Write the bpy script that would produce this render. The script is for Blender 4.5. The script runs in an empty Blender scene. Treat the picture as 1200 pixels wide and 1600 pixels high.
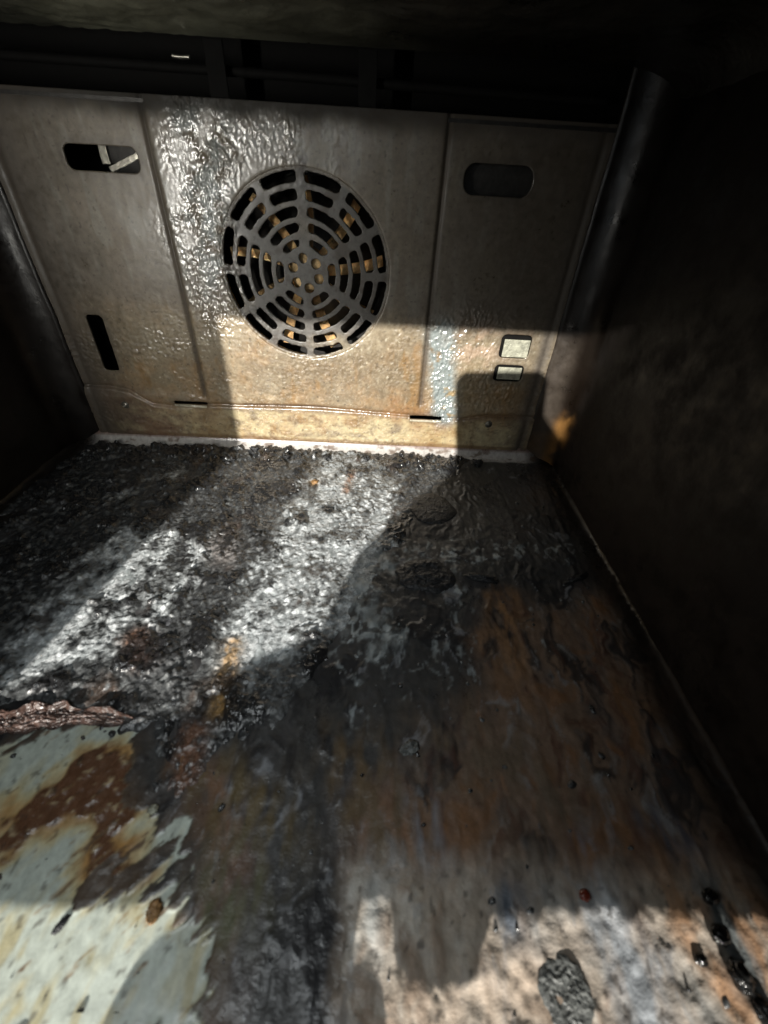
import bpy, bmesh, math, random
import numpy as np
from mathutils import Vector, Matrix

random.seed(4)
C = bpy.context.scene.collection
SC = bpy.context.scene

# ------------------------------------------------------------------ camera
CAM = np.array([.0562, -.3526, .2064]); YAW, PITCH, ROLL, FPX = .0337, .6717, .0606, 661.7
def basis(yaw, pitch, roll):
    cy, sy, cp, sp = math.cos(yaw), math.sin(yaw), math.cos(pitch), math.sin(pitch)
    f = np.array([sy*cp, cy*cp, -sp]); r = np.array([cy, -sy, 0.]); u = np.cross(r, f)
    c, s = math.cos(roll), math.sin(roll)
    return c*r + s*u, -s*r + c*u, f
RV, UV, FV = basis(YAW, PITCH, ROLL)
cd = bpy.data.cameras.new('camera'); cam = bpy.data.objects.new('camera', cd); C.objects.link(cam)
cam.matrix_world = Matrix(((RV[0], UV[0], -FV[0], CAM[0]), (RV[1], UV[1], -FV[1], CAM[1]), (RV[2], UV[2], -FV[2], CAM[2]), (0, 0, 0, 1)))
cd.sensor_fit = 'HORIZONTAL'; cd.sensor_width = 36.; cd.lens = FPX/1200*36
cd.clip_start = .002; cd.clip_end = 50
cd.dof.use_dof = True; cd.dof.focus_distance = .40; cd.dof.aperture_fstop = 19.85/1.6
SC.camera = cam

# ------------------------------------------------------------------ light and exposure
SC.view_settings.view_transform = 'Standard'; SC.view_settings.look = 'None'
SC.view_settings.gamma = 1; SC.view_settings.use_curve_mapping = False
SC.view_settings.exposure = .35
w = bpy.data.worlds.new('World'); SC.world = w; w.use_nodes = True
w.node_tree.nodes['Background'].inputs[0].default_value = (.80, .95, 1, 1)
w.node_tree.nodes['Background'].inputs[1].default_value = .05
SUN = np.array([.204, 1., -.39])
ld = bpy.data.lights.new('sun', 'SUN'); ld.energy = 6.0; ld.angle = math.radians(.75); ld.color = (1, .955, .88)
lo = bpy.data.objects.new('sun', ld); C.objects.link(lo); lo.rotation_euler = Vector(SUN).to_track_quat('-Z', 'Y').to_euler()
def area(name, loc, target, sx, sy, power, col, spread=180):
    d = bpy.data.lights.new(name, 'AREA'); d.shape = 'RECTANGLE'; d.size = sx; d.size_y = sy; d.energy = power; d.color = col; d.spread = math.radians(spread)
    o = bpy.data.objects.new(name, d); C.objects.link(o); o.location = loc
    o.rotation_euler = (Vector(target)-Vector(loc)).to_track_quat('-Z', 'Y').to_euler(); return o
area('glare_fill', (-.196, -.375, .165), (-.085, 0, .160), .014, .12, .095, (1, .975, .90), 72)  # added fill lamp inside the cavity, gives the sheen on the panel
area('floor_fill', (-.02, -.392, .250), (.03, -.26, .0), .16, .05, .12, (.92, .98, 1), 130)  # added fill lamp above the floor, lifts its shaded part

# ------------------------------------------------------------------ numpy helpers
def on_floor(px, py, z=0.):
    """where a point of the photograph (1200x1600) lies on the oven floor"""
    d = FV + RV*(px-600)/FPX + UV*(800-py)/FPX
    P = CAM + (z-CAM[2])/d[2]*d
    return P[0], P[1]
def on_wall(px, py):
    d = FV + RV*(px-600)/FPX + UV*(800-py)/FPX
    P = CAM + (-CAM[1])/d[1]*d
    return P[0], P[2]
def _h(ix, iy, s):
    ix = ix.astype(np.int64); iy = iy.astype(np.int64)
    n = (ix*374761393 + iy*668265263 + s*1442695041) & 0xffffffff
    n = ((n ^ (n >> 13))*1274126177) & 0xffffffff
    n = ((n ^ (n >> 16))*2246822519) & 0xffffffff
    return ((n ^ (n >> 15)) & 0xffffff)/float(0xffffff)
def noise(x, y, s=0):
    ix, iy = np.floor(x), np.floor(y); fx, fy = x-ix, y-iy
    def g(a, b):
        t = _h(ix+a, iy+b, s)*2*np.pi
        return np.cos(t)*(fx-a)+np.sin(t)*(fy-b)
    u = fx*fx*fx*(fx*(fx*6-15)+10); v = fy*fy*fy*(fy*(fy*6-15)+10)
    return ((g(0, 0)*(1-u)+g(1, 0)*u)*(1-v)+(g(0, 1)*(1-u)+g(1, 1)*u)*v)*1.5
def fbm(x, y, s=0, o=4, gain=.5):
    a, t, n = 1., 0., 0.
    for k in range(o):
        t = t + a*noise(x*2**k+7.3*k, y*2**k-3.1*k, s+k); n += a; a *= gain
    return t/n*1.5
def worley(x, y, s=0):
    ix, iy = np.floor(x), np.floor(y); d1 = np.full(x.shape, 9.); d2 = d1.copy(); idv = np.zeros(x.shape)
    for a in (-1, 0, 1):
        for b in (-1, 0, 1):
            px = ix+a+_h(ix+a, iy+b, s); py = iy+b+_h(ix+a, iy+b, s+9)
            d = np.hypot(px-x, py-y); r = _h(ix+a, iy+b, s+21)
            m = d < d1
            d2 = np.where(m, d1, np.minimum(d2, d)); idv = np.where(m, r, idv); d1 = np.where(m, d, d1)
    return d1, d2, idv
def ss(a, b, x):
    t = np.clip((x-a)/(b-a), 0, 1); return t*t*(3-2*t)
def seg(x, y, a, b):
    ax, ay = a; bx, by = b; dx, dy = bx-ax, by-ay
    t = np.clip(((x-ax)*dx+(y-ay)*dy)/(dx*dx+dy*dy+1e-12), 0, 1)
    return np.hypot(x-ax-t*dx, y-ay-t*dy)
def stroke(x, y, pts, r, conv=on_floor):
    P = [conv(*p) for p in pts]; d = np.full(x.shape, 9.)
    if len(P) == 1: return np.exp(-((x-P[0][0])**2+(y-P[0][1])**2)/(r*r))
    for a, b in zip(P[:-1], P[1:]): d = np.minimum(d, seg(x, y, a, b))
    return np.exp(-(d/r)**2)
def polysd(x, y, P):
    """signed distance to a polygon, positive inside"""
    d = np.full(x.shape, 9.); ins = np.zeros(x.shape, bool)
    for a, b in zip(P, P[1:]+P[:1]):
        d = np.minimum(d, seg(x, y, a, b))
        c = (a[1] > y) != (b[1] > y)
        xi = (b[0]-a[0])*(y-a[1])/((b[1]-a[1]) if b[1] != a[1] else 1e-9)+a[0]
        ins ^= c & (x < xi)
    return np.where(ins, d, -d)
def poly(x, y, pts, conv=on_floor): return polysd(x, y, [conv(*p) for p in pts])
def mix(c, col, m):
    return c*(1-m[..., None])+np.array(col)*m[..., None]
def rbox(x, y, cx, cy, hx, hy, r):
    dx, dy = np.abs(x-cx)-hx+r, np.abs(y-cy)-hy+r
    return np.minimum(np.maximum(dx, dy), 0)+np.hypot(np.maximum(dx, 0), np.maximum(dy, 0))-r

def tagged(o, label=None, cat=None, group=None, kind=None):
    if label: o['label'] = label
    if cat: o['category'] = cat
    if group: o['group'] = group
    if kind: o['kind'] = kind
    return o
def mesh_np(name, V, F, mat, parent=None, attrs=None, smooth=True):
    m = bpy.data.meshes.new(name); V = np.asarray(V, np.float32)
    if isinstance(F, np.ndarray):
        k = F.shape[1]; m.vertices.add(len(V)); m.vertices.foreach_set('co', V.ravel())
        m.loops.add(F.size); m.loops.foreach_set('vertex_index', F.astype(np.int32).ravel())
        m.polygons.add(len(F)); m.polygons.foreach_set('loop_start', np.arange(0, F.size, k, dtype=np.int32))
        m.polygons.foreach_set('loop_total', np.full(len(F), k, np.int32)); m.update(calc_edges=True)
    else:
        m.from_pydata([tuple(map(float, v)) for v in V], [], F)
    if smooth: m.polygons.foreach_set('use_smooth', [True]*len(m.polygons))
    for n, a in (attrs or {}).items():
        if a.ndim == 2:
            at = m.color_attributes.new(n, 'FLOAT_COLOR', 'POINT')
            at.data.foreach_set('color', np.concatenate([a, np.ones((len(a), 1))], 1).astype(np.float32).ravel())
        else:
            at = m.attributes.new(n, 'FLOAT', 'POINT'); at.data.foreach_set('value', a.astype(np.float32))
    m.materials.append(mat); m.validate(); m.update()
    o = bpy.data.objects.new(name, m); C.objects.link(o)
    if parent: o.parent = parent
    return o
def grid_faces(nx, ny, keep=None):
    i = np.arange(nx*ny).reshape(ny, nx)
    F = np.stack([i[:-1, :-1], i[:-1, 1:], i[1:, 1:], i[1:, :-1]], -1)
    return F[keep] if keep is not None else F.reshape(-1, 4)
def compact(V, F, attrs):
    u, inv = np.unique(F, return_inverse=True)
    return V[u], inv.reshape(F.shape), {k: a[u] for k, a in attrs.items()}
def bm_obj(name, bm, mat, parent=None, smooth=True):
    m = bpy.data.meshes.new(name); bm.normal_update(); bm.to_mesh(m); bm.free(); m.materials.append(mat)
    if smooth: m.polygons.foreach_set('use_smooth', [True]*len(m.polygons))
    o = bpy.data.objects.new(name, m); C.objects.link(o)
    if parent: o.parent = parent
    return o
def box(bm, c, s, rot=None, bevel=0):
    t = bmesh.ops.create_cube(bm, size=1)['verts']
    M = Matrix.Translation(c) @ (rot or Matrix.Identity(4)) @ Matrix.Diagonal((*s, 1))
    bmesh.ops.transform(bm, matrix=M, verts=t)
    if bevel:
        e = list({e for v in t for e in v.link_edges})
        bmesh.ops.bevel(bm, geom=e, offset=bevel, segments=3, affect='EDGES', profile=.5)

# ------------------------------------------------------------------ materials
def material(name, base=(.1, .1, .1), rough=.4, metal=0., attr=False, bump=((400, .3, .0004),), mott=.25, mscale=180, coat=0., spec=.5, streak=None, cior=1.5):
    m = bpy.data.materials.new(name); m.use_nodes = True; nt = m.node_tree; N = nt.nodes; L = nt.links
    b = N['Principled BSDF']; tc = N.new('ShaderNodeTexCoord')
    b.inputs['Roughness'].default_value = rough; b.inputs['Metallic'].default_value = metal
    b.inputs['Coat Weight'].default_value = coat; b.inputs['Coat Roughness'].default_value = .22; b.inputs['Coat IOR'].default_value = cior
    b.inputs['Specular IOR Level'].default_value = spec
    n = N.new('ShaderNodeTexNoise'); n.inputs['Scale'].default_value = mscale; n.inputs['Detail'].default_value = 6; n.inputs['Roughness'].default_value = .65
    if streak:
        mp = N.new('ShaderNodeMapping'); mp.inputs['Scale'].default_value = streak; L.new(tc.outputs['Object'], mp.inputs['Vector']); L.new(mp.outputs['Vector'], n.inputs['Vector'])
    else: L.new(tc.outputs['Object'], n.inputs['Vector'])
    r = N.new('ShaderNodeMapRange'); r.inputs['From Min'].default_value = .3; r.inputs['From Max'].default_value = .7
    r.inputs['To Min'].default_value = 1-mott; r.inputs['To Max'].default_value = 1+mott; L.new(n.outputs['Fac'], r.inputs['Value'])
    mx = N.new('ShaderNodeMix'); mx.data_type = 'RGBA'; mx.blend_type = 'MULTIPLY'; mx.inputs['Factor'].default_value = 1
    if attr:
        a = N.new('ShaderNodeAttribute'); a.attribute_name = 'stain'; L.new(a.outputs['Color'], mx.inputs['A'])
        a2 = N.new('ShaderNodeAttribute'); a2.attribute_name = 'rough'; 
        rr = N.new('ShaderNodeMath'); rr.operation = 'MULTIPLY'
        if coat:
            ag = N.new('ShaderNodeAttribute'); ag.attribute_name = 'gloss'; L.new(ag.outputs['Fac'], b.inputs['Coat Weight'])
        L.new(a2.outputs['Fac'], rr.inputs[0]); L.new(r.outputs['Result'], rr.inputs[1]); L.new(rr.outputs[0], b.inputs['Roughness'])
    else: mx.inputs['A'].default_value = (*base, 1)
    L.new(r.outputs['Result'], mx.inputs['B']); L.new(mx.outputs['Result'], b.inputs['Base Color'])
    prev = None
    for sc, st, dist in bump:
        q = N.new('ShaderNodeTexNoise'); q.inputs['Scale'].default_value = sc; q.inputs['Detail'].default_value = 3; L.new(tc.outputs['Object'], q.inputs['Vector'])
        bp = N.new('ShaderNodeBump'); bp.inputs['Strength'].default_value = st; bp.inputs['Distance'].default_value = dist
        if attr:
            a3 = N.new('ShaderNodeAttribute'); a3.attribute_name = 'bumpy'; ml = N.new('ShaderNodeMath'); ml.operation = 'MULTIPLY'; ml.inputs[1].default_value = st
            L.new(a3.outputs['Fac'], ml.inputs[0]); L.new(ml.outputs[0], bp.inputs['Strength'])
        L.new(q.outputs['Fac'], bp.inputs['Height'])
        if prev: L.new(prev, bp.inputs['Normal'])
        prev = bp.outputs['Normal']
    if prev: L.new(prev, b.inputs['Normal'])
    return m
M = dict(
    panel=material('back_enamel', attr=True, coat=.7, cior=2.1, bump=((260, .55, .0012), (900, .5, .0005)), mott=.22, mscale=260),
    floor=material('floor_enamel', attr=True, bump=((300, .45, .0009), (1000, .5, .0004)), mott=.22, mscale=300, streak=(1.0, .7, 1)),
    crust=material('char', attr=True, bump=((420, .7, .0010), (1300, .6, .0004)), mott=.35, mscale=500, spec=.8, coat=.2),
    wall=material('wall_enamel', (.0040, .0030, .002), .50, spec=.2, bump=((90, .35, .002), (420, .3, .0006)), mott=.4, mscale=40),
    ceil=material('ceiling_enamel', (.11, .105, .08), .38, attr=True, bump=((45, .35, .004), (260, .3, .001)), mott=.3, mscale=30),
    wall_rust_lit=material('stained_lit_wall_enamel', attr=True, bump=((90, .35, .002), (420, .3, .0006)), mott=.4, mscale=60, spec=.35),
    black=material('matte_black', (.004, .0038, .0035), .8, mott=.3, spec=.15),  # near-black that stands in for shade in the recess, also on unseen parts
    cavity=material('cavity_steel', (.03, .028, .026), .45, .5, mott=.4),
    gold=material('tarnished_fan_steel_glints', (.95, .66, .34), .26, .25, bump=((300, .5, .0008),), mott=.95, mscale=75),  # bright, patchy colour stands in for glints on the tarnished blades
    galv=material('galvanised', (.33, .33, .26), .5, .15, bump=((350, .7, .001), (900, .5, .0005)), mott=.45, mscale=260),
    steel=material('dull_steel', (.22, .21, .18), .3, .8, bump=((400, .4, .0005),), mott=.3),
    skin=material('burnt_grease_skin', (.075, .045, .036), .36, 0, bump=((300, .8, .0012), (900, .6, .0005)), mott=.9, mscale=120, coat=.25),
    tar=material('tar', (.008, .008, .008), .14, 0, bump=((260, .3, .0008),), mott=.2, coat=.6),
    coal=material('charcoal', (.020, .021, .023), .38, 0, bump=((600, .9, .0012), (1500, .6, .0006)), mott=.5, mscale=500),
    scab=material('grey_scab', (.11, .115, .11), .42, 0, bump=((420, .9, .0016),), mott=.7, mscale=240),
    crumb=material('brown_crumb', (.30, .17, .07), .4, 0, bump=((700, .8, .001),), mott=.5, mscale=500),
    redcrumb=material('red_crumb', (.16, .03, .015), .18, 0, bump=((600, .3, .0006),), mott=.3, coat=.5),
    light_blocker=material('blocker_black', (.03, .03, .035), .9, mott=.3),
    phone=material('phone_plastic', (.02, .02, .022), .3),
)

# ------------------------------------------------------------------ the oven
WX, FRONT, TOPZ = .222, -.43, .2375
oven = bpy.data.objects.new('oven', None); C.objects.link(oven)
tagged(oven, 'filthy enamelled oven cavity with round fan grille in its stained back panel', 'oven')

# -- back panel: pressed sheet with punched slots; the round fan grille is a sheet of its own
GX, GZ, GR = 0., .1467, .0603
def back_sheet():
    st = .00062
    xs = np.arange(-.1985, .1985+st, st); zs = np.arange(.0075, TOPZ+st/2, st)
    X, Z = np.meshgrid(xs, zs)
    r = np.hypot(X-GX, Z-GZ); th = np.arctan2(Z-GZ, X-GX)
    # holes: negative inside
    sd = np.full(X.shape, 1.)
    for (cx, cz, hx, hz, rd, sh) in [(-.1268, .2059, .0235, .0066, .0045, .0), (.1300, .2069, .0228, .0084, .0072, 0), (-.1685, .0880, .0064, .0220, .003, -.03),
                                 (.1667, .1020, .0124, .0094, .004, 0), (.1662, .0800, .0124, .0072, .004, 0), (-.1083, .0408, .0145, .0013, .0012, 0), (.1005, .0368, .0145, .0013, .0012, 0)]:
        sd = np.minimum(sd, rbox(X-sh*(Z-cz)*0, Z, cx, cz, hx, hz, rd))
    g = np.full(X.shape, 1.)
    def slotring(fr, hw, n, sh, off=0.):
        k = np.round((th-off)/(2*np.pi/n)-.5)+.5            # slot centre index
        mid = off+k*2*np.pi/n; da = th-mid; half = np.pi/n
        perp = r*np.sin(np.clip(half-np.abs(da), -1.5, 1.5))
        a = np.abs(r-fr*GR)-hw*GR; b = sh*GR-perp; rd = .0024
        a, b = a+rd, b+rd
        return np.minimum(np.maximum(a, b), 0)+np.hypot(np.maximum(a, 0), np.maximum(b, 0))-rd
    o6 = math.radians(90)
    for fr, n, hw in ((.935, 12, .054), (.775, 12, .051), (.620, 6, .049), (.470, 6, .047), (.320, 6, .045)):
        g = np.minimum(g, slotring(fr, hw, n, .046 if n == 12 else .054, o6))
    for k in range(6):
        a = math.radians(-20+60*k); g = np.minimum(g, np.hypot(X-GX-.165*GR*math.cos(a), Z-GZ-.165*GR*math.sin(a))-.056*GR)
    g = g+.00035*fbm(X*260, Z*260, 33, 3)+.0004*ss(0, .03, fbm(X*40, Z*40, 35, 2)-.35)
    sd = np.minimum(sd, g)
    # relief, out of the wall = negative Y
    Y = np.zeros(X.shape)
    for s in (-1, 1):
        c = s*(.094+.004*ss(.18, .24, Z)*0)
        m = ss(.043, .052, Z)
        Y += m*(.0016*np.exp(-((X-c)/.0016)**2)) + m*.0010*ss(-.002, .002, s*(X-c))
        Y += .0008*np.exp(-((X-s*.1925)/.0022)**2)
    lz = np.interp(X, [-.2, -.1755, -.160, -.142, -.125, -.09, .0055, .06, .115, .135, .155, .2], [.052, .052, .0495, .0385, .0365, .0398, .0412, .0395, .0365, .037, .041, .041])
    e = Z-lz
    Y += .0012*np.exp(-(e/.0014)**2)*(1+.6*ss(-.07, -.055, X)*ss(.03, .01, X)) - .0010*ss(.002, -.002, e)
    for cx, cz in ((-.1083, .0385), (.1005, .0345)): Y -= .0016*np.clip(1-rbox(X, Z, cx, cz, .0145, .0009, .0008)/.0008, 0, 1)*(rbox(X, Z, cx, cz, .0145, .0009, .0008) < .0008)
    Y += .0008*ss(GR*1.045, GR*1.0, r) + .0012*ss(GR*.9, 0, r)
    crusty = np.clip((stroke(X+.006*fbm(X*25, Z*25, 31, 3), Z, [(305, 140), (318, 260), (318, 380), (345, 500)], .0165, on_wall)*1.25+.35*stroke(X, Z, [(400, 180), (480, 230)], .02, on_wall))*ss(-.9, .3, fbm(X*45, Z*35, 37, 3))+.10*ss(.12, .06, Z)*ss(-.08, -.05, X)
                     + .6*stroke(X, Z, [(690, 530), (690, 640)], .014, on_wall)+.4*stroke(X, Z, [(740, 520), (780, 600)], .02, on_wall), 0, 1)
    wx, wz = X+.004*fbm(X*60, Z*60, 3), Z+.006*fbm(X*60, Z*60, 5)
    rid = 1-np.abs(fbm(wx*170, wz*110, 11, 3))*2.2
    Y -= crusty*(.0017*np.clip(rid, 0, 1)**2*(.5+fbm(X*50, Z*50, 18, 2)) + .0009*fbm(X*420, Z*300, 17, 3)) + .0003*ss(.14, .10, Z)*fbm(X*300, Z*380, 19, 3)*(.4+ss(-.3, .5, fbm(X*30, Z*30, 20, 2))) + .00007*fbm(X*120, Z*120, 23, 3) + .0007*fbm(X*14, Z*11, 29, 2)
    # stains, with some shade and highlights painted into the colour
    n1 = fbm(X*26, Z*26, 41, 4); n2 = fbm(X*90, Z*90, 45, 4); n3 = fbm(X*130, Z*26, 47, 3); n4 = fbm(X*26, Z*150, 49, 3)
    col = np.zeros(X.shape+(3,))+np.array([.170, .146, .112])
    col = mix(col, (.17, .135, .10), np.clip(.5+n1*.9, 0, 1)*.6)
    col = mix(col, (.23, .215, .18), ss(.1, .6, n3+n1*.3)*.6)
    col = mix(col, (.31, .335, .325), np.clip(crusty*1.1, 0, 1)*ss(-.5, .3, n2)*ss(.10, .16, Z)*.8)
    # yellow-brown grease at the foot of the panel
    low = ss(.135, .10, Z+n1*.012)
    n5 = fbm(X*60+.6*fbm(X*30, Z*30, 63, 2), Z*85, 65, 5, .62); n6 = fbm(X*45, Z*320, 67, 3)
    col = mix(col, (.245, .195, .125), low*.9)
    nv = fbm(X*150, Z*45, 73, 4); nf = fbm(X*240, Z*240, 75, 4, .65); ce = stroke(X, Z, [(420, 590), (540, 580), (650, 590)], .030, on_wall)
    col = mix(col, (.13, .092, .052), low*ss(-.35, .40, nf*.8+.9*n5*.6+.55*ce-.30)*.75)
    col = mix(col, (.42, .37, .27), low*ss(.15, .8, -n1*.7+nf*.7)*.5)
    col = mix(col, (.21, .12, .04), low*ss(-.05, .55, nv*.7+n1*.7+.8*stroke(X, Z, [(665, 560), (670, 690)], .016, on_wall)-.2)*.7)
    col = mix(col, (.58, .54, .42), low*ss(.5, .75, fbm(X*230, Z*200, 77, 4, .6))*.55)
    col = mix(col, (.34, .235, .10), low*stroke(X, Z, [(700, 600), (705, 680)], .018, on_wall)*.7)
    col = mix(col, (.50, .42, .25), ss(.038, .034, Z)*ss(-.5, .3, -n5)*.7)
    col = mix(col, (.27, .16, .065), low*ss(.0, .75, n1*.6+n2*.5+.35*np.exp(-((Z-.045)/.012)**2)+.15)*.5)
    col = mix(col, (.14, .075, .03), np.exp(-(e/.003)**2)*.8*ss(-.12, -.05, X)+ss(.012, .0095, Z)*.7)
    col = mix(col, (.22, .11, .04), np.clip(stroke(X, Z, [(620, 640), (700, 660)], .013, on_wall)*(.7+n2), 0, 1)*.8)
    col = mix(col, (.55, .48, .34), low*ss(.3, .8, n4*.3+n2*.8)*.3)
    col = mix(col, (.22, .26, .26), np.clip(stroke(X+.003*n2, Z, [(690, 520), (690, 570), (697, 645)], .011, on_wall)*1.5*ss(-.8, -.1, n2), 0, 1)*.95)
    col = mix(col, (.46, .33, .24), np.clip(stroke(X, Z, [(745, 540), (770, 530)], .02, on_wall)*ss(-.3, .3, n2), 0, 1)*.6)
    col = mix(col, (.07, .042, .022), np.exp(-((Z-lz-.001)/.0016)**2)*ss(-.068, -.06, X)*ss(.016, .008, X)*.85)  # shade in the middle of the ledge groove, painted dark
    for cx, cz in ((-.1083, .0382), (.1005, .0342)): col = mix(col, (.62, .58, .44), ss(.0006, -.0002, rbox(X, Z, cx, cz, .0140, .0008, .0007)))  # caught light on the slot lips, painted into the colour
    col = mix(col, (.13, .055, .035), np.clip(stroke(X, Z, [(180, 640), (250, 665)], .022, on_wall)*(1+n2), 0, 1)*.6)
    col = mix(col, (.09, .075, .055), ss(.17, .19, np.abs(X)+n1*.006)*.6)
    for s in (-1, 1): col = mix(col, (.055, .042, .03), np.exp(-((X-s*.0945)/.0028)**2)*ss(.044, .05, Z)*.85)  # shade of the pressed grooves painted into the colour
    col = mix(col, (.06, .05, .04), np.exp(-((X-.191)/.005)**2)*.92+np.exp(-((X+.191)/.005)**2)*.85)  # same for the grooves at the side edges
    col = mix(col, (.05, .045, .04), ss(.006, .0, np.minimum(sd, 1))*(g > .02)*.35)
    col = mix(col, (.095, .088, .080), ss(GR*1.03, GR*.97, r)*ss(-.9, .2, n1+.3))
    col = mix(col, (.05, .038, .028), ss(GR*1.06, GR*.97, r)*ss(.05, .6, n2+n1*.5)*.8)
    col = mix(col, (.02, .018, .015), ss(.2215, .235, Z+.004*n1)*.97)  # soft shade under the upper slot, painted along the panel's top
    col = mix(col, (.055, .045, .034), ss(.0, .16, X+.03*n1)*.85*ss(.10, .125, Z)); col = mix(col, (.05, .04, .03), ss(-.12, -.195, X+.02*n1)*.8)  # fall-off of the light to both sides, painted into the colour
    sp = ss(.62, .8, fbm(X*300, Z*300, 61, 2)); col = mix(col, (.04, .03, .02), sp*.5)
    col = mix(col, (.05, .04, .035), np.clip(stroke(X, Z, [(474, 250), (472, 266)], .003, on_wall), 0, 1)*.8)
    rough = np.clip(.40+.3*np.exp(-((np.abs(X)-.0945)/.003)**2)+.12*n1+.08*n2-.20*crusty*ss(.1, .15, Z)+.06*low, .15, .7); bumpy = np.clip(.07+.8*crusty+.22*low*ss(-.4, .4, n1), 0, 1)
    V = np.stack([X, Y, Z], -1)
    # snap hole rims onto their outline
    gz, gx = np.gradient(sd, st); gl = np.hypot(gx, gz)+1e-9
    cen = (sd[:-1, :-1]+sd[1:, :-1]+sd[:-1, 1:]+sd[1:, 1:])/4; keep = cen > 0
    cnt = np.zeros(X.shape); 
    for a in (0, 1):
        for b in (0, 1): cnt[a:a+keep.shape[0], b:b+keep.shape[1]] += keep
    rim = (cnt > 0) & (cnt < 4) & (np.abs(sd) < st*1.2)
    V[..., 0] -= np.where(rim, sd*gx/gl, 0); V[..., 2] -= np.where(rim, sd*gz/gl, 0)
    rc = (r[:-1, :-1]+r[1:, 1:])/2; ny, nx = X.shape
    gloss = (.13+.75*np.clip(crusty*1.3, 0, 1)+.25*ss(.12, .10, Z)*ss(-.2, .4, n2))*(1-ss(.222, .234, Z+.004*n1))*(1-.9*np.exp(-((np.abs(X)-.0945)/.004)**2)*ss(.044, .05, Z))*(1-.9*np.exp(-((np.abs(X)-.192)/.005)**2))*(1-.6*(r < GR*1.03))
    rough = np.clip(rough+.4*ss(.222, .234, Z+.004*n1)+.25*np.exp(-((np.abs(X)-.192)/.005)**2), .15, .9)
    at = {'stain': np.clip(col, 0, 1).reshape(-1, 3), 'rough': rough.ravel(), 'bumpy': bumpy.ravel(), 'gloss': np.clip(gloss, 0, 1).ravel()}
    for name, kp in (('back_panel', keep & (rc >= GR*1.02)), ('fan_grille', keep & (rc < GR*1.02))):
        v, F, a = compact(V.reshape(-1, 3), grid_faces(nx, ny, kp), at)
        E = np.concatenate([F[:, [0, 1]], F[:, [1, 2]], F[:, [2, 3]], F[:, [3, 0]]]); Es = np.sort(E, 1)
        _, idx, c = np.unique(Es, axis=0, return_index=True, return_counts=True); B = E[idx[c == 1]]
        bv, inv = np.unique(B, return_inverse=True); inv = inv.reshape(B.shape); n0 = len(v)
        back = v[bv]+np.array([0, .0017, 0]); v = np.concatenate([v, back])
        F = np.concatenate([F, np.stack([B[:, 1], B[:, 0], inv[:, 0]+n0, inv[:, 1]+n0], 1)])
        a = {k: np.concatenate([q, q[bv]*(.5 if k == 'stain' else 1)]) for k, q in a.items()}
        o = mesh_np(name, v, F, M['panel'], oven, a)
        if name == 'fan_grille': o['label'] = 'round fan grille of concentric slots in the back panel'
back_sheet()

# -- behind the panel: fan chamber, impeller, heater ring, plates seen through the openings
bm = bmesh.new(); box(bm, (0, .050, .12), (.42, .004, .27)); box(bm, (0, .025, .0045), (.42, .050, .003))
box(bm, (-.205, .026, .12), (.004, .046, .24)); box(bm, (.205, .026, .12), (.004, .046, .24)); box(bm, (0, .025, .2345), (.42, .049, .002))
bm_obj('fan_chamber', bm, M['cavity'], oven, False)
imp = bpy.data.objects.new('fan_wheel', None); C.objects.link(imp); imp.parent = oven; imp.location = (GX, .0105, GZ)
bm = bmesh.new(); bmesh.ops.create_cone(bm, cap_ends=True, segments=48, radius1=.016, radius2=.011, depth=.008, matrix=Matrix.Rotation(math.pi/2, 4, 'X'))
bm_obj('hub', bm, M['gold'], imp)
bm = bmesh.new(); bmesh.ops.create_cone(bm, cap_ends=True, segments=64, radius1=.057, radius2=.057, depth=.001, matrix=Matrix.Translation((0, .016, 0)) @ Matrix.Rotation(math.pi/2, 4, 'X'))
bm_obj('back_disc', bm, M['cavity'], imp)
for k in range(9):
    a0 = math.radians(4+40*k); bm = bmesh.new(); rows = []
    for i in range(9):
        t = i/8; rr = .013+.044*t; a = a0+.10*t*t; tilt = .35+.2*t
        c = Vector((rr*math.cos(a), 0, rr*math.sin(a))); tg = Vector((-math.sin(a), 0, math.cos(a)))
        hw = .0034+.0006*t
        rows.append([bm.verts.new(c+tg*(s*hw*math.cos(tilt))+Vector((0, s*hw*math.sin(tilt)*1.3+.002*math.sin(3*t), 0))) for s in (-1, -.3, .4, 1)])
    for i in range(8):
        for j in range(3): bm.faces.new((rows[i][j], rows[i][j+1], rows[i+1][j+1], rows[i+1][j]))
    bmesh.ops.solidify(bm, geom=bm.faces[:], thickness=.0008)
    bm_obj('blade', bm, M['gold'], imp)
def tube(name, pts, rad, mat, parent, closed=False):
    cu = bpy.data.curves.new(name, 'CURVE'); cu.dimensions = '3D'; cu.bevel_depth = rad; cu.bevel_resolution = 4
    s = cu.splines.new('POLY'); s.points.add(len(pts)-1); s.use_cyclic_u = closed
    for p, q in zip(s.points, pts): p.co = (*q, 1)
    t = bpy.data.objects.new(name, cu); C.objects.link(t); me = bpy.data.meshes.new_from_object(t.evaluated_get(bpy.context.evaluated_depsgraph_get()))
    bpy.data.objects.remove(t); me.materials.clear(); me.materials.append(mat); me.polygons.foreach_set('use_smooth', [True]*len(me.polygons))
    o = bpy.data.objects.new(name, me); C.objects.link(o); o.parent = parent; return o
tube('heater_ring', [(GX+.068*math.cos(a), .018, GZ+.068*math.sin(a)) for a in np.linspace(0, 2*math.pi, 72, endpoint=False)], .0032, M['gold'], oven, True)
bm = bmesh.new(); box(bm, (.168, .0052, .091), (.052, .001, .052)); bm_obj('square_backing', bm, M['black'], oven, False)
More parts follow.
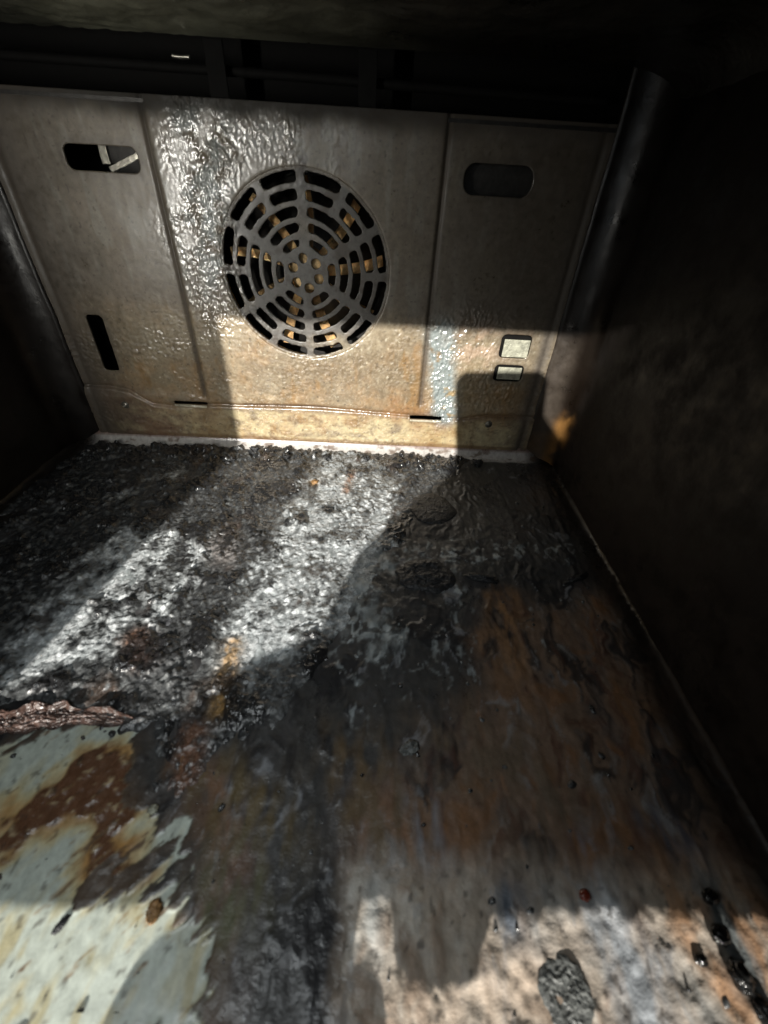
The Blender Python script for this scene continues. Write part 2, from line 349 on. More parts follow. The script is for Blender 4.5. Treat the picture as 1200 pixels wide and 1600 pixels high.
for cx, cz, hx, hz in ((.1680, .1002, .0106, .0070), (.1672, .0795, .0100, .0052)):
    bm = bmesh.new(); box(bm, (cx, .0026, cz), (hx*2, .0012, hz*2), None, .0005); bm_obj('galvanised_plate', bm, M['galv'], oven, False)
bm = bmesh.new(); box(bm, (.130, .011, .207), (.060, .001, .028)); bm_obj('slot_backing', bm, M['cavity'], oven, False)
bm = bmesh.new(); box(bm, (-.112, .010, .2065), (.034, .0012, .0035), Matrix.Rotation(-.38, 4, 'Y'), .0003)
box(bm, (-.1285, .009, .2085), (.0055, .0015, .011), None, .0005); bm_obj('latch_bar', bm, M['steel'], oven, False)
for x, z in ((-.1664, .0362), (.1582, .0336)):
    bm = bmesh.new(); bmesh.ops.create_uvsphere(bm, u_segments=20, v_segments=10, radius=.0034, matrix=Matrix.Translation((x, -.0010, z)) @ Matrix.Diagonal((1, .5, 1, 1)))
    box(bm, (x, -.0028, z), (.0040, .0008, .0009), Matrix.Rotation(.5, 4, 'Y')); bm_obj('screw', bm, M['steel'], oven)

# -- floor plate: one heightfield with coves up the back and the sides
def cove(d, r):                                       # d = distance from the wall
    t = np.clip(r-d, 0, r*.995); return r-np.sqrt(r*r-t*t)
def floor_h(X, Y):
    return np.maximum(cove(-Y, .0105), cove(WX-np.abs(X), .003)) + .0010*fbm(X*11, Y*9, 71, 2)*ss(0, .03, -Y)*ss(0, .03, WX-np.abs(X))
# masks shared by the floor plate and the crust on it
def fields(X, Y):
    wx = X+.006*fbm(X*38, Y*30, 101, 4); wy = Y+.009*fbm(X*38, Y*30, 105, 4)
    f = {}
    P = [on_floor(*p) for p in [(-160, 1190), (40, 1150), (190, 1110), (212, 1170), (205, 1240), (248, 1300), (268, 1270), (305, 1345), (275, 1420), (335, 1530), (320, 1640), (-200, 1680)]]
    q = polysd(X+.004*fbm(X*60, Y*34, 111, 4), Y+.007*fbm(X*75, Y*28, 113, 4), P)
    pa, pb = (X+Y)*.707, (X-Y)*.707
    dirn = fbm(pa*38, pb*190, 115, 4); q = q+.0075*dirn*ss(.02, .0, q)
    q = np.minimum(q, .004*(1-1.9*ss(.18, .5, stroke(X, Y, [(150, 1380), (270, 1350)], .008)*(.6+.9*dirn))))
    f['in'] = ss(-.010, .002, polysd(X+.004*fbm(X*60, Y*34, 111, 4), Y, P)); f['pale'] = ss(-.0005, .0012, q)
    pl = f['pale']
    rust = stroke(wx, wy, [(20, 1290), (110, 1250), (190, 1230)], .013)+.9*stroke(wx, wy, [(165, 1190), (195, 1270), (160, 1360)], .011)+.8*stroke(wx, wy, [(130, 1180), (100, 1230)], .006)
    rust = rust+.55*stroke(wx, wy, [(170, 1370), (230, 1400)], .008)+.28*fbm(X*90, Y*50, 121, 5, .6)+.35*fbm(pa*45, pb*160, 123, 4)*1.0
    f['rust0'] = ss(.12, .5, rust)*pl; f['rust'] = ss(.38, .85, rust)*pl; f['rust2'] = ss(.72, 1.05, rust+.5*fbm(X*60, Y*60, 127, 5, .6))*pl
    c = poly(wx, wy, [(60, 1120), (200, 1110), (300, 1260), (330, 1160), (400, 1130), (450, 1130), (500, 1040), (540, 960), (600, 860), (690, 760), (735, 712), (600, 690), (150, 690), (40, 760), (-60, 900), (-160, 1130)])
    c2 = np.minimum(c, .02)*50 + .55*fbm(X*34, Y*26, 131, 4) + .35*fbm(X*110, Y*80, 135, 3)
    f['crust'] = ss(-.25, .55, c2)
    a = 1.05*stroke(wx, wy, [(540, 720), (500, 800), (470, 860), (420, 960), (395, 1000)], .024)
    a = a+.95*stroke(wx, wy, [(250, 850), (130, 960), (0, 1070)], .014)+.55*stroke(wx, wy, [(330, 850), (230, 960), (110, 1040)], .016)
    a = a+.7*stroke(wx, wy, [(190, 850), (60, 970), (-70, 1080)], .018)+.5*stroke(wx, wy, [(110, 800), (290, 735)], .010)+.75*stroke(wx, wy, [(600, 760), (560, 880)], .018)+.5*stroke(wx, wy, [(440, 1000), (530, 960), (590, 890)], .012)
    sw = .75*np.abs(fbm(X*120, Y*70, 149, 3))+.5*np.abs(fbm(wx*46+1.7*fbm(X*25, Y*25, 141, 2), wy*36+1.7*fbm(X*25, Y*25, 143, 2), 145, 3))
    a2 = (.9*stroke(wx, wy, [(560, 880), (550, 950), (600, 1010)], .020)+.75*stroke(wx, wy, [(640, 870), (720, 860), (880, 860)], .016)+.5*stroke(wx, wy, [(820, 940), (860, 1080)], .008)+.7*stroke(wx, wy, [(700, 900), (720, 1060)], .016)
          + .5*stroke(wx, wy, [(600, 1000), (560, 1100)], .02))
    a = a*(.45+.55*ss(-.185, -.13, X+Y*.15))  # less ash on the left, so the shaded rear floor stays dark
    f['ash'] = np.clip(a*(.78+.75*fbm(X*75, Y*60, 147, 4))+a2*(.35+.65*ss(.30, .02, sw))*1.1-.10, 0, 1)
    st = fbm((X+.006*fbm(X*40, Y*30, 153, 3))*70, (Y+.012*fbm(X*50, Y*40, 157, 3))*26, 151, 4); f['st'] = st
    return f
def floor_plate():
    sx = .0009
    xs = np.concatenate([-WX+np.array([0, .0001, .0004, .001, .0018]), np.arange(-WX+.0026, WX-.0025, sx), WX-np.array([.0018, .001, .0004, .0001, 0])])
    ys = np.concatenate([np.arange(FRONT, -.014, sx), np.linspace(-.014, -.0005, 26), [-.0003, -.0001, 0]])
    X, Y = np.meshgrid(xs, ys); f = fields(X, Y)
    Z = floor_h(X, Y)
    n1 = fbm(X*30, Y*14, 201, 4); n2 = fbm(X*100, Y*60, 205, 4); n3 = fbm(X*150, Y*50, 209, 3); st = f['st']
    col = np.zeros(X.shape+(3,))+np.array([.052, .051, .050])
    br = ss(-.012, .022, np.maximum(poly(X+.012*n1, Y+.02*n1, [(765, 935), (742, 1000), (735, 1090), (650, 1180), (545, 1240), (530, 1700), (1700, 1800), (1400, 1350), (985, 880), (860, 930)]), poly(X+.006*n1, Y+.01*n1, [(290, 1200), (390, 1180), (395, 1330), (330, 1700), (230, 1700), (290, 1380)])))                       # brown film to the right
    col = mix(col, (.185, .125, .088), br*.92)
    col = mix(col, (.16, .085, .040), br*ss(.05, .8, st+n1*.5)*.55)
    col = mix(col, (.25, .205, .17), br*ss(.2, .8, n1*.6+n3*.3+n2*.2)*.6)
    col = mix(col, (.065, .062, .065), ss(.1, .6, -st+n1*.3)*.5)
    gx, gy = X+.010*fbm(X*45, Y*30, 241, 3), Y+.016*fbm(X*35, Y*30, 243, 3)
    p1 = fbm(gx*80, gy*30, 245, 5, .62); p2 = fbm(gx*38, gy*22, 247, 5, .6); p3 = fbm(gx*190, gy*75, 249, 4, .6)
    col = mix(col, (.022, .022, .024), ss(.12, .38, p2+.35*p3)*.85)
    col = mix(col, (.21, .19, .175), br*ss(.22, .55, p1-.2*p2+.2*p3)*.75)
    col = mix(col, (.20, .095, .040), br*ss(.10, .45, -p2+.3*p1-.05)*.75)
    col = mix(col, (.10, .045, .028), br*ss(.15, .4, -p1+.3*p3)*.6)
    col = mix(col, (.27, .28, .30), (1-.4*br)*ss(.36, .6, p3*.7+p1*.6)*.6)
    for pts, r_, c_, k in [([(785, 935), (800, 1050)], .008, (.26, .145, .07), 1.2), ([(760, 1000), (820, 1100)], .010, (.19, .115, .07), .8), ([(365, 1010), (345, 1110)], .006, (.38, .22, .08), 1.2),
                           ([(310, 1130), (290, 1220)], .006, (.25, .12, .07), 1.1), ([(330, 1220), (420, 1300)], .014, (.115, .085, .042), 1.), ([(210, 1000), (220, 1030)], .006, (.22, .11, .06), 1.),
                           ([(560, 1190), (600, 1280)], .016, (.12, .085, .05), .9), ([(720, 1160), (840, 1240)], .02, (.14, .105, .075), .9), ([(380, 1370), (330, 1440)], .012, (.10, .10, .055), 1.),
                           ([(660, 1260), (680, 1340)], .006, (.20, .21, .24), .9), ([(910, 1310), (930, 1380)], .004, (.20, .20, .24), 1.), ([(1040, 1290), (1090, 1360)], .01, (.10, .095, .11), 1.)]:
        col = mix(col, c_, np.clip(stroke(X+.003*n2, Y+.006*n1, pts, r_)*k*(.6+1.5*n3+.5*n2), 0, 1))
    av = ss(.22, .8, f['ash']+.55*fbm((X+.004*n2)*110, (Y+.006*n2)*60, 207, 5, .6)*ss(.05, .3, f['ash']))
    col = mix(col, (.30, .33, .335), av*.85); col = mix(col, (.60, .64, .65), ss(.7, 1, av)*ss(-.1, .5, n2)*.6)
    # tan ash film at the front right, the sunlit patch painted into it
    fr = ss(-.300, -.322, Y+.006*n1)*ss(.045, .058, X+.003*n2)
    col = mix(col, (.38, .325, .265), fr*.93)
    col = mix(col, (.50, .46, .40), fr*ss(.1, .55, n2+n3*.4)*.6)
    col = mix(col, (.36, .17, .06), fr*ss(.15, .175, X+.01*n1)*ss(-.3, .5, n2)*.75)
    col = mix(col, (.24, .17, .12), fr*ss(.1, .5, p2+.4*p3)*.75); col = mix(col, (.25, .26, .27), fr*ss(.2, .5, p1+.3*p3)*.6)
    for pts, r_, c_, k in [([(930, 1385), (985, 1500), (1010, 1600)], .010, (.27, .29, .31), 1.25), ([(800, 1395), (795, 1440)], .006, (.10, .12, .15), 1.), ([(840, 1480), (850, 1400)], .006, (.30, .30, .29), 1.),
                           ([(940, 1400), (965, 1440)], .0035, (.62, .64, .66), 1.1), ([(1110, 1390), (1130, 1440), (1170, 1540)], .005, (.10, .11, .11), 1.3), ([(1080, 1560), (1100, 1600)], .006, (.32, .33, .32), .9),
                           ([(575, 1400), (580, 1470)], .008, (.36, .36, .34), 1.), ([(690, 1590), (860, 1500)], .006, (.52, .42, .33), .8)]:
        col = mix(col, c_, np.clip(stroke(X+.002*n2, Y+.003*n1, pts, r_)*k*(.8+.8*n3), 0, 1)*fr)
    # pale enamel laid bare at the front left, rust and burnt grease on it
    pale = f['pale']; col = mix(col, (.085, .058, .038), f['in']*ss(-.5, .3, n1+n2*.5)*.9)
    col = mix(col, (.47, .515, .455), pale)
    col = mix(col, (.46, .44, .30), pale*ss(.05, .5, st*.7+n2*.5)*.65)
    col = mix(col, (.50, .42, .22), f['rust0']*.75); col = mix(col, (.36, .19, .055), f['rust']*(.75+.25*n2)); col = mix(col, (.10, .045, .028), f['rust2']*.92); col = mix(col, (.45, .36, .22), f['rust2']*ss(.35, .6, fbm(X*230, Y*230, 223, 3))*.7)
    edge = pale*(1-pale)*4; col = mix(col, (.05, .035, .025), edge*.8)
    spk = fbm((X+Y)*.707*70, (X-Y)*.707*260, 253, 4, .6); col = mix(col, (.26, .17, .08), pale*ss(.46, .75, spk+.42*stroke(X, Y, [(130, 1350), (230, 1390), (200, 1430)], .012))*.75); col = mix(col, (.11, .07, .045), pale*ss(.60, .78, spk+.36*stroke(X, Y, [(170, 1340), (240, 1400)], .012))*.9)
    col = mix(col, (.40, .34, .17), pale*ss(.2, .6, n3+n2*.3)*ss(-.315, -.33, Y)*.65)
    sp = ss(.55, .75, fbm(X*260, Y*200, 221, 2)); col = mix(col, (.05, .04, .03), sp*pale*.6)
    col = mix(col, (.035, .028, .022), sp*fr*.7)
    # the back cove is bare shiny enamel, its bright highlight painted into the colour
    cv = ss(-.0125, -.0095, Y+.0015*n2); col = mix(col, (.47, .45, .43), cv*.95*ss(.215, .19, np.abs(X)))
    col = mix(col, (.14, .10, .075), cv*ss(.15, .5, fbm(X*90, Y*200, 251, 4)+.3*n1)*.8); col = mix(col, (.16, .09, .07), ss(-.0018, -.0006, Y)*.8)
    sv = ss(.196, .213, np.abs(X)+.006*n1); col = mix(col, (.012, .009, .007), sv*.92)  # corner shade along the side walls painted into the floor colour
    relief = .0007*ss(.2, .7, f['ash'])*fbm(X*150, Y*120, 207, 4)+.0002*(1-br)*(1-fr)*fbm(X*240, Y*200, 231, 3)+.0005*n2+.0002*st*br+.00045*ss(.1, .4, p2+.3*p3)+.0003*p3*(1-.5*fr)+.0007*fbm(X*210, Y*170, 225, 3)*fr + .0004*fbm(X*150, Y*50, 229, 3)*(1-pale)
    Z = Z+relief*ss(-.004, -.02, Y)*(1-.75*pale) - .0006*pale + f['rust2']*(.0009+.0008*fbm(X*230, Y*230, 223, 3))
    rough = np.clip(.38+.2*n1+.14*fr+.0*pale-.12*cv+.1*br, .17, .75); rough = np.where(pale > .5, .32+.12*f['rust']-.18*f['rust2'], rough)
    bumpy = np.clip(.75-.6*pale+.7*f['rust2']-.6*cv+.3*fr, .05, 1)
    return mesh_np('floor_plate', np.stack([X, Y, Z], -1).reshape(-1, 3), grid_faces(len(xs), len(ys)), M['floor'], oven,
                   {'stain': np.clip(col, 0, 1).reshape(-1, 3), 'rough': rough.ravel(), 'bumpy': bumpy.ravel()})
floor_plate()

# -- side walls with the vertical corner cove, ceiling, dark slot above the back panel, front frame
def side(s):
    r = .024; path = [(.1975, .0015)]+[(WX-r+r*math.sin(a), -r+r*math.cos(a)) for a in np.linspace(0, math.pi/2, 15)]+[(WX, y) for y in np.linspace(-.03, FRONT, 110)]
    zs = np.linspace(.0022, .262, 77); V = []
    for z in zs:
        for i, (x, y) in enumerate(path):
            n = float(fbm(np.array([y*22.+s]), np.array([z*22.]), 301, 3)[0])*.0008
            V.append((s*(x-n), y, z))
    V = np.array(V); dd = -V[:, 1]; z = V[:, 2]; nn = fbm(dd*40, z*40, 305, 3)
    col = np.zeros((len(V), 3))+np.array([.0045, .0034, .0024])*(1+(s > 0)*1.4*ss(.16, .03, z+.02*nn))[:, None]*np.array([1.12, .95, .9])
    if s > 0: col = mix(col, (.24, .12, .035), ss(.15, .8, np.exp(-((dd-.014-(z-.03)*.3)/.012)**2)*ss(.070, .045, z+.02*nn)*(.8+1.3*nn))*.75); col = mix(col, (.045, .036, .028), ss(.012, .004, dd)*ss(.12, .10, z)*.8)  # rust strip, with the lit corner patch painted into the colour
    m = mesh_np('side_wall', V, grid_faces(len(path), len(zs)), M['wall_rust_lit'], oven, {'stain': np.clip(col, 0, 1), 'rough': .62-.24*ss(.034, .020, dd), 'bumpy': np.full(len(V), .5)}); return m
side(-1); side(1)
xs = np.linspace(-WX, WX, 220); ys = np.concatenate([np.linspace(FRONT, -.004, 180), [-.002, -.0008, 0, .0002]])
X, Y = np.meshgrid(xs, ys); Z = .2625-Y*.048+(.0016*fbm(X*30, Y*30, 311, 3))*ss(-.002, -.03, Y)*ss(-.43, -.40, Y)-cove(WX-np.abs(X), .03)*.6; Z = Z-.0008*fbm(X*120, Y*120, 315, 3)*ss(-.03, -.09, X)
cc = mix(np.zeros(X.shape+(3,))+np.array([.17, .17, .125]), (.010, .009, .007), ss(-.08, .10, X+.03*fbm(X*20, Y*20, 321, 3)))  # unlit right side of the ceiling painted dark in the colour
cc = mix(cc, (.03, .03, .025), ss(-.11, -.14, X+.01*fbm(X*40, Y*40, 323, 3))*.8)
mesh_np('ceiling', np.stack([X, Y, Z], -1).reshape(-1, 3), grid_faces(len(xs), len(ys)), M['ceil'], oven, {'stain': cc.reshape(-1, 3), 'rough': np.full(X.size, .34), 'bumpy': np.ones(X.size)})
bm = bmesh.new(); box(bm, (0, .040, .256), (.47, .003, .05)); box(bm, (0, .016, .272), (.47, .06, .003))
for s in (-1, 1): box(bm, (s*.2135, .0195, .252), (.022, .0385, .0385))
bm_obj('upper_recess', bm, M['black'], oven, False)
for x in (-.046, .043):
    bm = bmesh.new(); box(bm, (x, .004, .2495), (.011, .0015, .026), None, .0004); bm_obj('bracket', bm, M['black'], oven, False)
tube('grill_element', [(-.19, .012, .2515), (-.10, .012, .2510), (0, .012, .2505), (.1, .012, .2490), (.19, .012, .2480)], .0024, M['black'], oven)
tube('glint_piece', [(-.0705, .004, .2545), (-.066, .004, .2542), (-.0605, .004, .2545)], .0009, M['steel'], oven)  # bit of bright steel added for a short glint in the slot
bm = bmesh.new()
box(bm, (-.2550, FRONT-.011, .16), (.185, .02, .46)); box(bm, (.262, FRONT-.011, .16), (.085, .02, .46)); box(bm, (.0260, FRONT-.011, .339), (.376, .02, .0996)); box(bm, (.03, FRONT-.011, -.04), (.364, .02, .06))  # unseen frame, opening cut off-centre to shape the sun's edge
bm_obj('front_frame', bm, M['black'], oven, False)
bm = bmesh.new(); box(bm, (0, -.188, .2885), (.55, .482, .003)); box(bm, (0, .056, .12), (.55, .004, .332)); box(bm, (-.277, -.188, .12), (.004, .482, .34)); box(bm, (.277, -.188, .12), (.004, .482, .34)); box(bm, (0, -.188, -.045), (.55, .482, .004))
bm_obj('outer_casing', bm, M['black'], oven, False)

# ------------------------------------------------------------------ burnt crust on the floor
def crust():
    st = .00066
    xs = np.arange(-.214, .205, st); ys = np.arange(-.347, -.0062, st)
    X, Y = np.meshgrid(xs, ys); f = fields(X, Y); m = f['crust']
    m = m*ss(-.0060, -.0100, Y+.0022*fbm(X*70, Y*10, 401, 3))
    k1, k2, ki = worley(X/.0085+.3*noise(X*90, Y*90, 471), Y/.0085, 473)
    cr = (ki > .70)*np.clip(1.25-k1*.0085/(.0004+.0013*((ki-.70)/.30)**3), 0, 1); cr = cr*ss(-.05, -.02, -np.abs(X+0)+.19)
    cr = cr*(1-.75*f['pale']*(ki < .9)); m0 = m; m = np.maximum(m, np.clip(cr*1.6, 0, 1)*.9)*1.
    jx, jy = X+.0010*fbm(X*300, Y*300, 405, 2), Y+.0010*fbm(X*300, Y*300, 407, 2)
    d1, d2, i1 = worley(jx/.0021, jy/.0024, 411); e1, e2, i2 = worley(jx/.0046, jy/.0052, 421)
    grain = np.sqrt(np.clip(1-(d1*1.55)**2, 0, 1))*(.15+1.1*i1**2); lump = np.sqrt(np.clip(1-(e1*1.7)**2, 0, 1))*(i2 > .5)*i2
    mid = fbm(X*60, Y*50, 431, 3)
    coarse = np.clip(.55+.8*mid, 0, 1)
    backlump = ss(-.050, -.012, Y+.01*mid)
    fl = ss(-.1, .5, fbm(X*28, Y*24, 433, 3)); h = .0007+.0011*grain*(.3+coarse)*(.5+.5*fl)+.0016*lump*(.1+.9*coarse*coarse*fl+1.9*backlump)+.0007*np.clip(1-np.abs(fbm(X*150, Y*120, 437, 3))*3, 0, 1)*(1-fl)+.0005*fbm(X*260, Y*230, 435, 3)+.0010*mid+backlump*.0014*np.clip(.4+1.3*mid, 0, 1)
    tar = ss(.10, .38, fbm((X+.004*mid)*42, (Y+.004*mid)*34, 481, 5, .58)+.10+.12*backlump-.5*f['ash']); bl = np.clip(1-worley(jx/.0085+.3*mid, jy/.0095, 483)[0]*1.3, 0, 1)**.6
    h = h+tar*(.0005+.0014*bl+.0006*np.clip(1-np.abs(fbm(X*95, Y*80, 487, 3))*3, 0, 1))
    smooth_ = ss(.5, .9, f['ash']); h = h*(1-.45*smooth_)
    Z = floor_h(X, Y)+np.where(m0 > cr, m*np.clip(h, .0001, 1), .0008*cr)-.0016*(1-ss(0, .35, m))
    n0 = fbm(X*120, Y*100, 461, 4)
    col = np.zeros(X.shape+(3,))+np.array([.022, .024, .026])
    sunny = ss(-.165, -.10, X+.012*mid)  # sunlit part of the crust gets a lighter painted colour
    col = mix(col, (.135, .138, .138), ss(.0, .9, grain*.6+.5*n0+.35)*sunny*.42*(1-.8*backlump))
    col = mix(col, (.10, .062, .04), ss(.25, .7, fbm(X*34, Y*26, 441, 4))*.5*ss(-.15, -.1, X))
    n = fbm(X*240, Y*200, 451, 3)
    wsp = fbm((X+.005*n0)*70, (Y+.008*n0)*38, 463, 5, .6); a = ss(.15, .85, f['ash']*1.15+(.55*wsp+.35*n+.2*n0)*ss(.03, .3, f['ash']))*(1-.75*backlump)
    col = mix(col, (.20, .21, .21), ss(.0, .45, f['ash']+.5*n)*.7); col = mix(col, (.40, .43, .44), a*.9); col = mix(col, (.80, .83, .84), ss(.55, 1., a)*ss(.0, .7, n+.2)*.7)
    for pts, r_, c_ in [([(365, 1010), (345, 1110)], .005, (.40, .24, .09)), ([(215, 1000), (225, 1030)], .006, (.24, .12, .07)), ([(490, 755)], .0035, (.45, .30, .14)), ([(540, 770), (550, 740)], .003, (.30, .18, .12)),
                        ([(345, 850), (350, 870)], .009, (.22, .20, .19)), ([(300, 1150), (290, 1220)], .006, (.20, .10, .06)), ([(600, 1165), (560, 1190)], .008, (.22, .14, .06))]:
        col = mix(col, c_, np.clip(stroke(X, Y, pts, r_)*(1+1.2*n), 0, 1)*.9)
    col = mix(col, (.012, .012, .013), ss(.6, 1, 1-d1)*0+ss(.35, .0, d2-d1)*.35)
    col = mix(col, (.016, .016, .017), tar*(1-.6*a)*.9)
    rough = np.clip(.30-.14*tar+.40*a+.30*fl-.16*backlump-.10*(i2 > .8), .10, .9); bumpy = np.clip(1.-.2*a, .1, 1)
    mc = (m[:-1, :-1]+m[1:, 1:])/2; keep = mc > .06
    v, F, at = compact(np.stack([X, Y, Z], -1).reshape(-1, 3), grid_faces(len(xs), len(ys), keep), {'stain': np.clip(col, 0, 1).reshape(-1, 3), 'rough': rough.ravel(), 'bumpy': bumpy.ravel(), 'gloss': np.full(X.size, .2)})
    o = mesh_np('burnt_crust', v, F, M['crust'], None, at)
    return tagged(o, 'grainy black burnt crust with white ash spread over the rear floor', 'crust', kind='stuff')
crust()

# ------------------------------------------------------------------ loose pieces on the floor
def fz(x, y): return float(floor_h(np.array([[x]]), np.array([[y]]))[0, 0])
def lump(name, px, py, size, mat, label, cat, seed, group=None, rz=0., sink=.3, rough=.35, sub=4, lift=0.):
    x, y = on_floor(px, py); bm = bmesh.new(); bmesh.ops.create_icosphere(bm, subdivisions=sub, radius=1.)
    co = np.array([v.co[:] for v in bm.verts]); k = 1.6
    n = fbm(co[:, 0]*k+seed*3.7+co[:, 2]*1.9, co[:, 1]*k-seed*1.3+co[:, 2]*2.3, 500+seed, 4)
    n2 = np.abs(fbm(co[:, 0]*4+co[:, 2]*3, co[:, 1]*4-co[:, 2]*2+seed, 530+seed, 3))
    co = co*(1+rough*n-rough*.35*n2)[:, None]*np.array(size)
    for v, c in zip(bm.verts, co): v.co = c
    o = bm_obj(name, bm, mat, None); o.location = (x, y, fz(x, y)+size[2]*(1-sink)*.8+lift); o.rotation_euler = (0, 0, rz)
    return tagged(o, label, cat, group)
def patch(name, px, py, rx, ry, h, mat, label, cat, seed, rz=0., wr=.4, group=None):
    x, y = on_floor(px, py); nr, nt_ = 42, 96
    t, a = np.meshgrid(np.linspace(0, 1, nr), np.linspace(0, 2*np.pi, nt_, endpoint=False))
    ca, sa = np.cos(a), np.sin(a)
    o_ = 1+.17*fbm(ca*1.3+seed, sa*1.3, 700+seed, 4)
    ux, uy = t*ca*o_, t*sa*o_
    w1 = fbm(ux*1.6+.5*fbm(ux*2, uy*2, 711+seed, 2), uy*2.2, 713+seed, 3)
    z = h*((1-t**4)*(.65+wr*w1)+wr*.8*np.clip(1-np.abs(fbm(ux*2.6, uy*2.6, 717+seed, 3))*3.5, 0, 1)*(1-t**6)*ss(0, .2, t))+.0002
    z[:, -1] = -h*.6
    V = np.stack([ux*rx, uy*ry, z], -1).reshape(-1, 3); i = np.arange(nt_*nr).reshape(nt_, nr); j = np.roll(i, -1, 0)
    F = np.stack([i[:, :-1], i[:, 1:], j[:, 1:], j[:, :-1]], -1).reshape(-1, 4)[:, ::-1]
    F = F[~((F == F[:, :1]).sum(1) > 1)]
    o = mesh_np(name, V, np.ascontiguousarray(F[:, ::-1]), mat); o.location = (x, y, fz(x, y)+.0004); o.rotation_euler = (0, 0, rz)
    return tagged(o, label, cat, group)
# peeling skin of burnt grease at the left edge of the floor
def skin_sheet():
    nx, ny = 130, 60; V = []
    P = [on_floor(*p) for p in [(-130, 1150), (-20, 1142), (60, 1125), (120, 1122), (205, 1128)]]
    u = np.linspace(0, 1, nx); v = np.linspace(0, 1, ny); U, Vv = np.meshgrid(u, v)
    cx = np.interp(U, np.linspace(0, 1, 5), [p[0] for p in P]); cy = np.interp(U, np.linspace(0, 1, 5), [p[1] for p in P])
    wid = (.0110+.008*fbm(U*6, Vv*0, 601, 3))*(np.sin(np.pi*np.clip(U*.96+.03, 0, 1))**.5)
    fold = 1-np.abs(fbm(U*6.0+.5*Vv, Vv*4.0+1.6*fbm(U*5, Vv*2, 611, 3), 613, 3))*2.3
    X = cx+.0022*fbm(U*9, Vv*6, 617, 2); Y = cy+(Vv-.42)*wid
    Z = .0004+.0022*np.sin(np.pi*Vv)**.7*(.35+.65*np.clip(fold, 0, 1))*np.sin(np.pi*np.clip(U, .02, .97))**.4+.0005*fbm(U*40, Vv*18, 619, 2)
    Z = Z+.0030*ss(.72, .97, Vv)*(1+fbm(U*6, U*0, 623, 2))
    o = mesh_np('grease_skin', np.stack([X, Y, Z], -1).reshape(-1, 3), grid_faces(nx, ny), M['skin'])
    s = o.modifiers.new('thickness', 'SOLIDIFY'); s.thickness = .0006; s.offset = -1
    return tagged(o, 'wrinkled pinkish brown skin of burnt grease peeling beside the pale patch', 'burnt flake')
skin_sheet()
patch('burnt_scab', 884, 1552, .0088, .0092, .0009, M['scab'], 'round wrinkled grey scab on the tan film at the front', 'burnt flake', 4, wr=.5)
T = 'black tar droplets at the front right'
lump('tar_droplet', 1108, 1402, (.0030, .0024, .0018), M['tar'], 'small black tar droplet farthest back on the front right film', 'tar droplet', 2, T, rough=.25)
lump('tar_droplet', 1122, 1462, (.0034, .0028, .0022), M['tar'], 'rounded black tar droplet between the farthest and the biggest droplet', 'tar droplet', 3, T, rough=.25)
lump('tar_droplet', 1152, 1528, (.0034, .0042, .0028), M['tar'], 'biggest glossy black tar droplet with a bright glint', 'tar droplet', 5, T, rough=.3, rz=.4)
lump('tar_droplet', 1196, 1590, (.0030, .0052, .0020), M['tar'], 'long black tar droplet nearest the corner of the frame', 'tar droplet', 7, T, rough=.3, rz=.5)
lump('tar_droplet', 1094, 1500, (.0022, .0017, .0009), M['tar'], 'tiny flat black tar spot left of the biggest droplet', 'tar droplet', 8, T, rough=.3)
lump('grease_bead', 914, 1399, (.0022, .0019, .0013), M['redcrumb'], 'small dark red glossy bead of grease by the pale streak', 'grease bead', 9, rough=.15)
patch('burnt_lump', 665, 900, .0200, .0150, .0030, M['coal'], 'large flat oval of black char among the ash swirls', 'burnt lump', 11)
lump('burnt_lump', 752, 906, (.0100, .0028, .0028), M['coal'], 'thin curved black char sliver beside the orange streak', 'burnt lump', 12, rough=.45, rz=-.25)
lump('burnt_lump', 900, 905, (.0100, .0024, .0018), M['coal'], 'dark slanting char sliver near the right side wall', 'burnt lump', 13, rough=.5, rz=.45)
patch('burnt_lump', 675, 795, .0190, .0190, .0030, M['coal'], 'smooth dark char mound in shade near the back wall', 'burnt lump', 14, wr=.15)
G = 'black char chunks along the back rim'
for k, (px, py, s, lb) in enumerate([(398, 704, .0052, 'tallest black char chunk standing against the bright rear rim'), (365, 716, .0040, 'char chunk at the left end of the row along the rear rim'),
        (447, 712, .0042, 'char chunk just right of the tallest one at the rear rim'), (512, 714, .0040, 'char chunk below the middle of the fan grille at the rear rim'),
        (572, 716, .0044, 'char chunk below the right side of the fan grille at the rear rim'), (628, 722, .0034, 'small char chunk nearest the right end of the lit rear rim'), (745, 722, .0050, 'dark char chunk in shade under the right part of the back panel')]):
    lump('char_chunk', px, py+4, (s, s*.8, s*.75), M['coal'], lb, 'char chunk', 20+k, G, rz=k*1.1, rough=.7, sink=.35)
lump('crumb', 241, 1424, (.0022, .0030, .0016), M['crumb'], 'yellowish crumb at the jagged edge of the pale enamel', 'crumb', 31, rough=.6)
lump('crumb', 492, 754, (.0030, .0026, .0016), M['crumb'], 'orange crumb on the crust below the fan grille', 'crumb', 32, rough=.5)
lump('crumb', 240, 1265, (.0018, .0018, .0012), M['galv'], 'tiny whitish crumb at the right edge of the rust stain', 'crumb', 33, rough=.4)
lump('char_flake', 96, 1446, (.0026, .0012, .0007), M['coal'], 'tiny black flake lying on the pale enamel in sunlight', 'burnt flake', 34, rough=.5, rz=1.1)
lump('char_flake', 640, 1170, (.0046, .0030, .0014), M['scab'], 'small grey flake on the dark middle of the floor', 'burnt flake', 35, rough=.5, rz=.4)

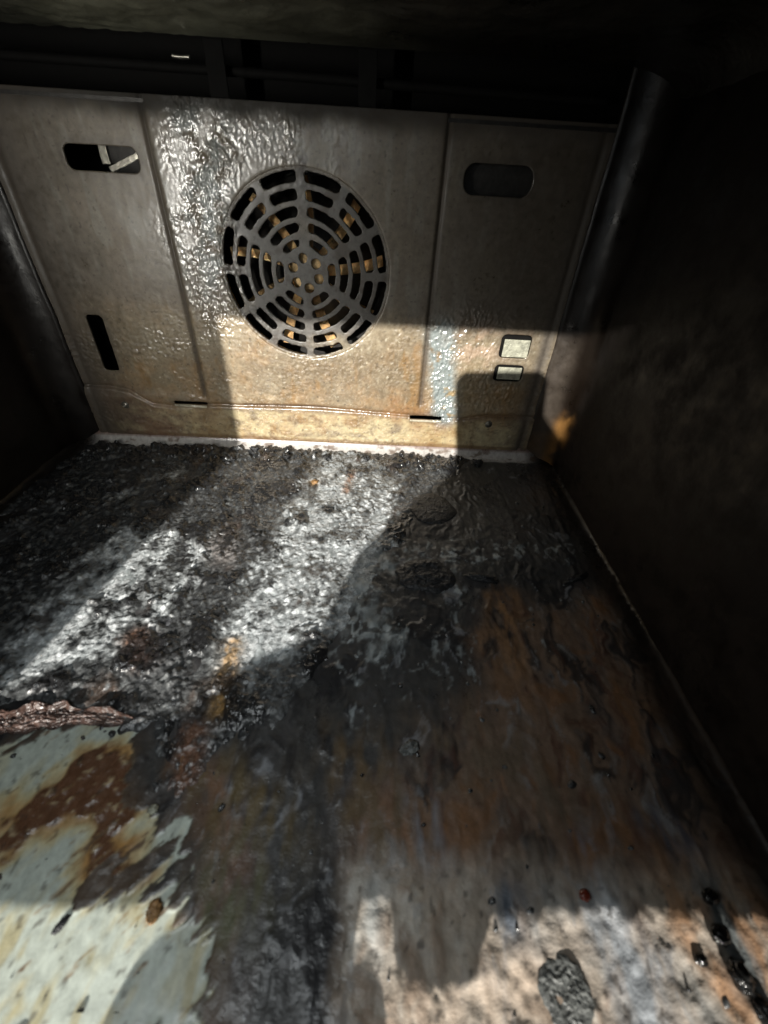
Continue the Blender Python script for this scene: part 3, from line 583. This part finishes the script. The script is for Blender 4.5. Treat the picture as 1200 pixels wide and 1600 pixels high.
# ------------------------------------------------------------------ outside the frame: the phone, and an added sheet that shapes the shade
bm = bmesh.new(); bmesh.ops.create_cube(bm, size=1)
bmesh.ops.transform(bm, matrix=Matrix.Diagonal((.078, .158, .008, 1)), verts=bm.verts)
ed = [e for e in bm.edges if abs((e.verts[0].co-e.verts[1].co).z) > .004]
bmesh.ops.bevel(bm, geom=ed, offset=.010, segments=6, affect='EDGES', profile=.5)
ph = bm_obj('phone', bm, M['phone'], None, False)
c = CAM+RV*.0325-UV*.0715-FV*.0075
ph.matrix_world = Matrix(((RV[0], UV[0], -FV[0], c[0]), (RV[1], UV[1], -FV[1], c[1]), (RV[2], UV[2], -FV[2], c[2]), (0, 0, 0, 1)))
tagged(ph, 'black phone held in the oven opening, casting the rounded shadow', 'phone')
PT = [(.30, .040), (.088, .040), (.084, .0395), (.081, .0375), (.079, .035), (.075, .0335), (.066, .033), (.057, .0335), (.052, .035), (.049, .0385), (.0465, .041), (.036, .041), (.0365, .036), (.038, .0345), (.044, .0335), (.049, .0315), (.053, .028), (.055, .023), (.056, .015), (.056, -.05), (-.033, -.05), (-.0345, .026), (-.035, .030), (-.0335, .0335), (-.029, .0358), (-.024, .0368), (-.022, .0385), (-.023, .040), (-.16, .040),
      (-.16, .062), (-.063, .066), (-.045, .078), (-.015, .085), (-.010, .11), (.01, .128), (.03, .142), (.055, .159), (.07, .185), (.117, .186), (.119, .210), (.139, .187), (.150, .30), (.30, .30)]  # outline of the added blocker, cut to the shade it casts
bm = bmesh.new(); vs = [bm.verts.new((x, -.422, z)) for x, z in PT]; fc = bm.faces.new(vs)
e = bmesh.ops.extrude_face_region(bm, geom=[fc]); bmesh.ops.translate(bm, vec=(0, -.004, 0), verts=[v for v in e['geom'] if isinstance(v, bmesh.types.BMVert)])
bmesh.ops.triangulate(bm, faces=[f for f in bm.faces if len(f.verts) > 4]); bmesh.ops.recalc_face_normals(bm, faces=bm.faces)
tagged(bm_obj('light_blocker', bm, M['light_blocker'], None, False), 'added dark sheet out of view, cut to shape the shade on the floor', 'light_blocker')
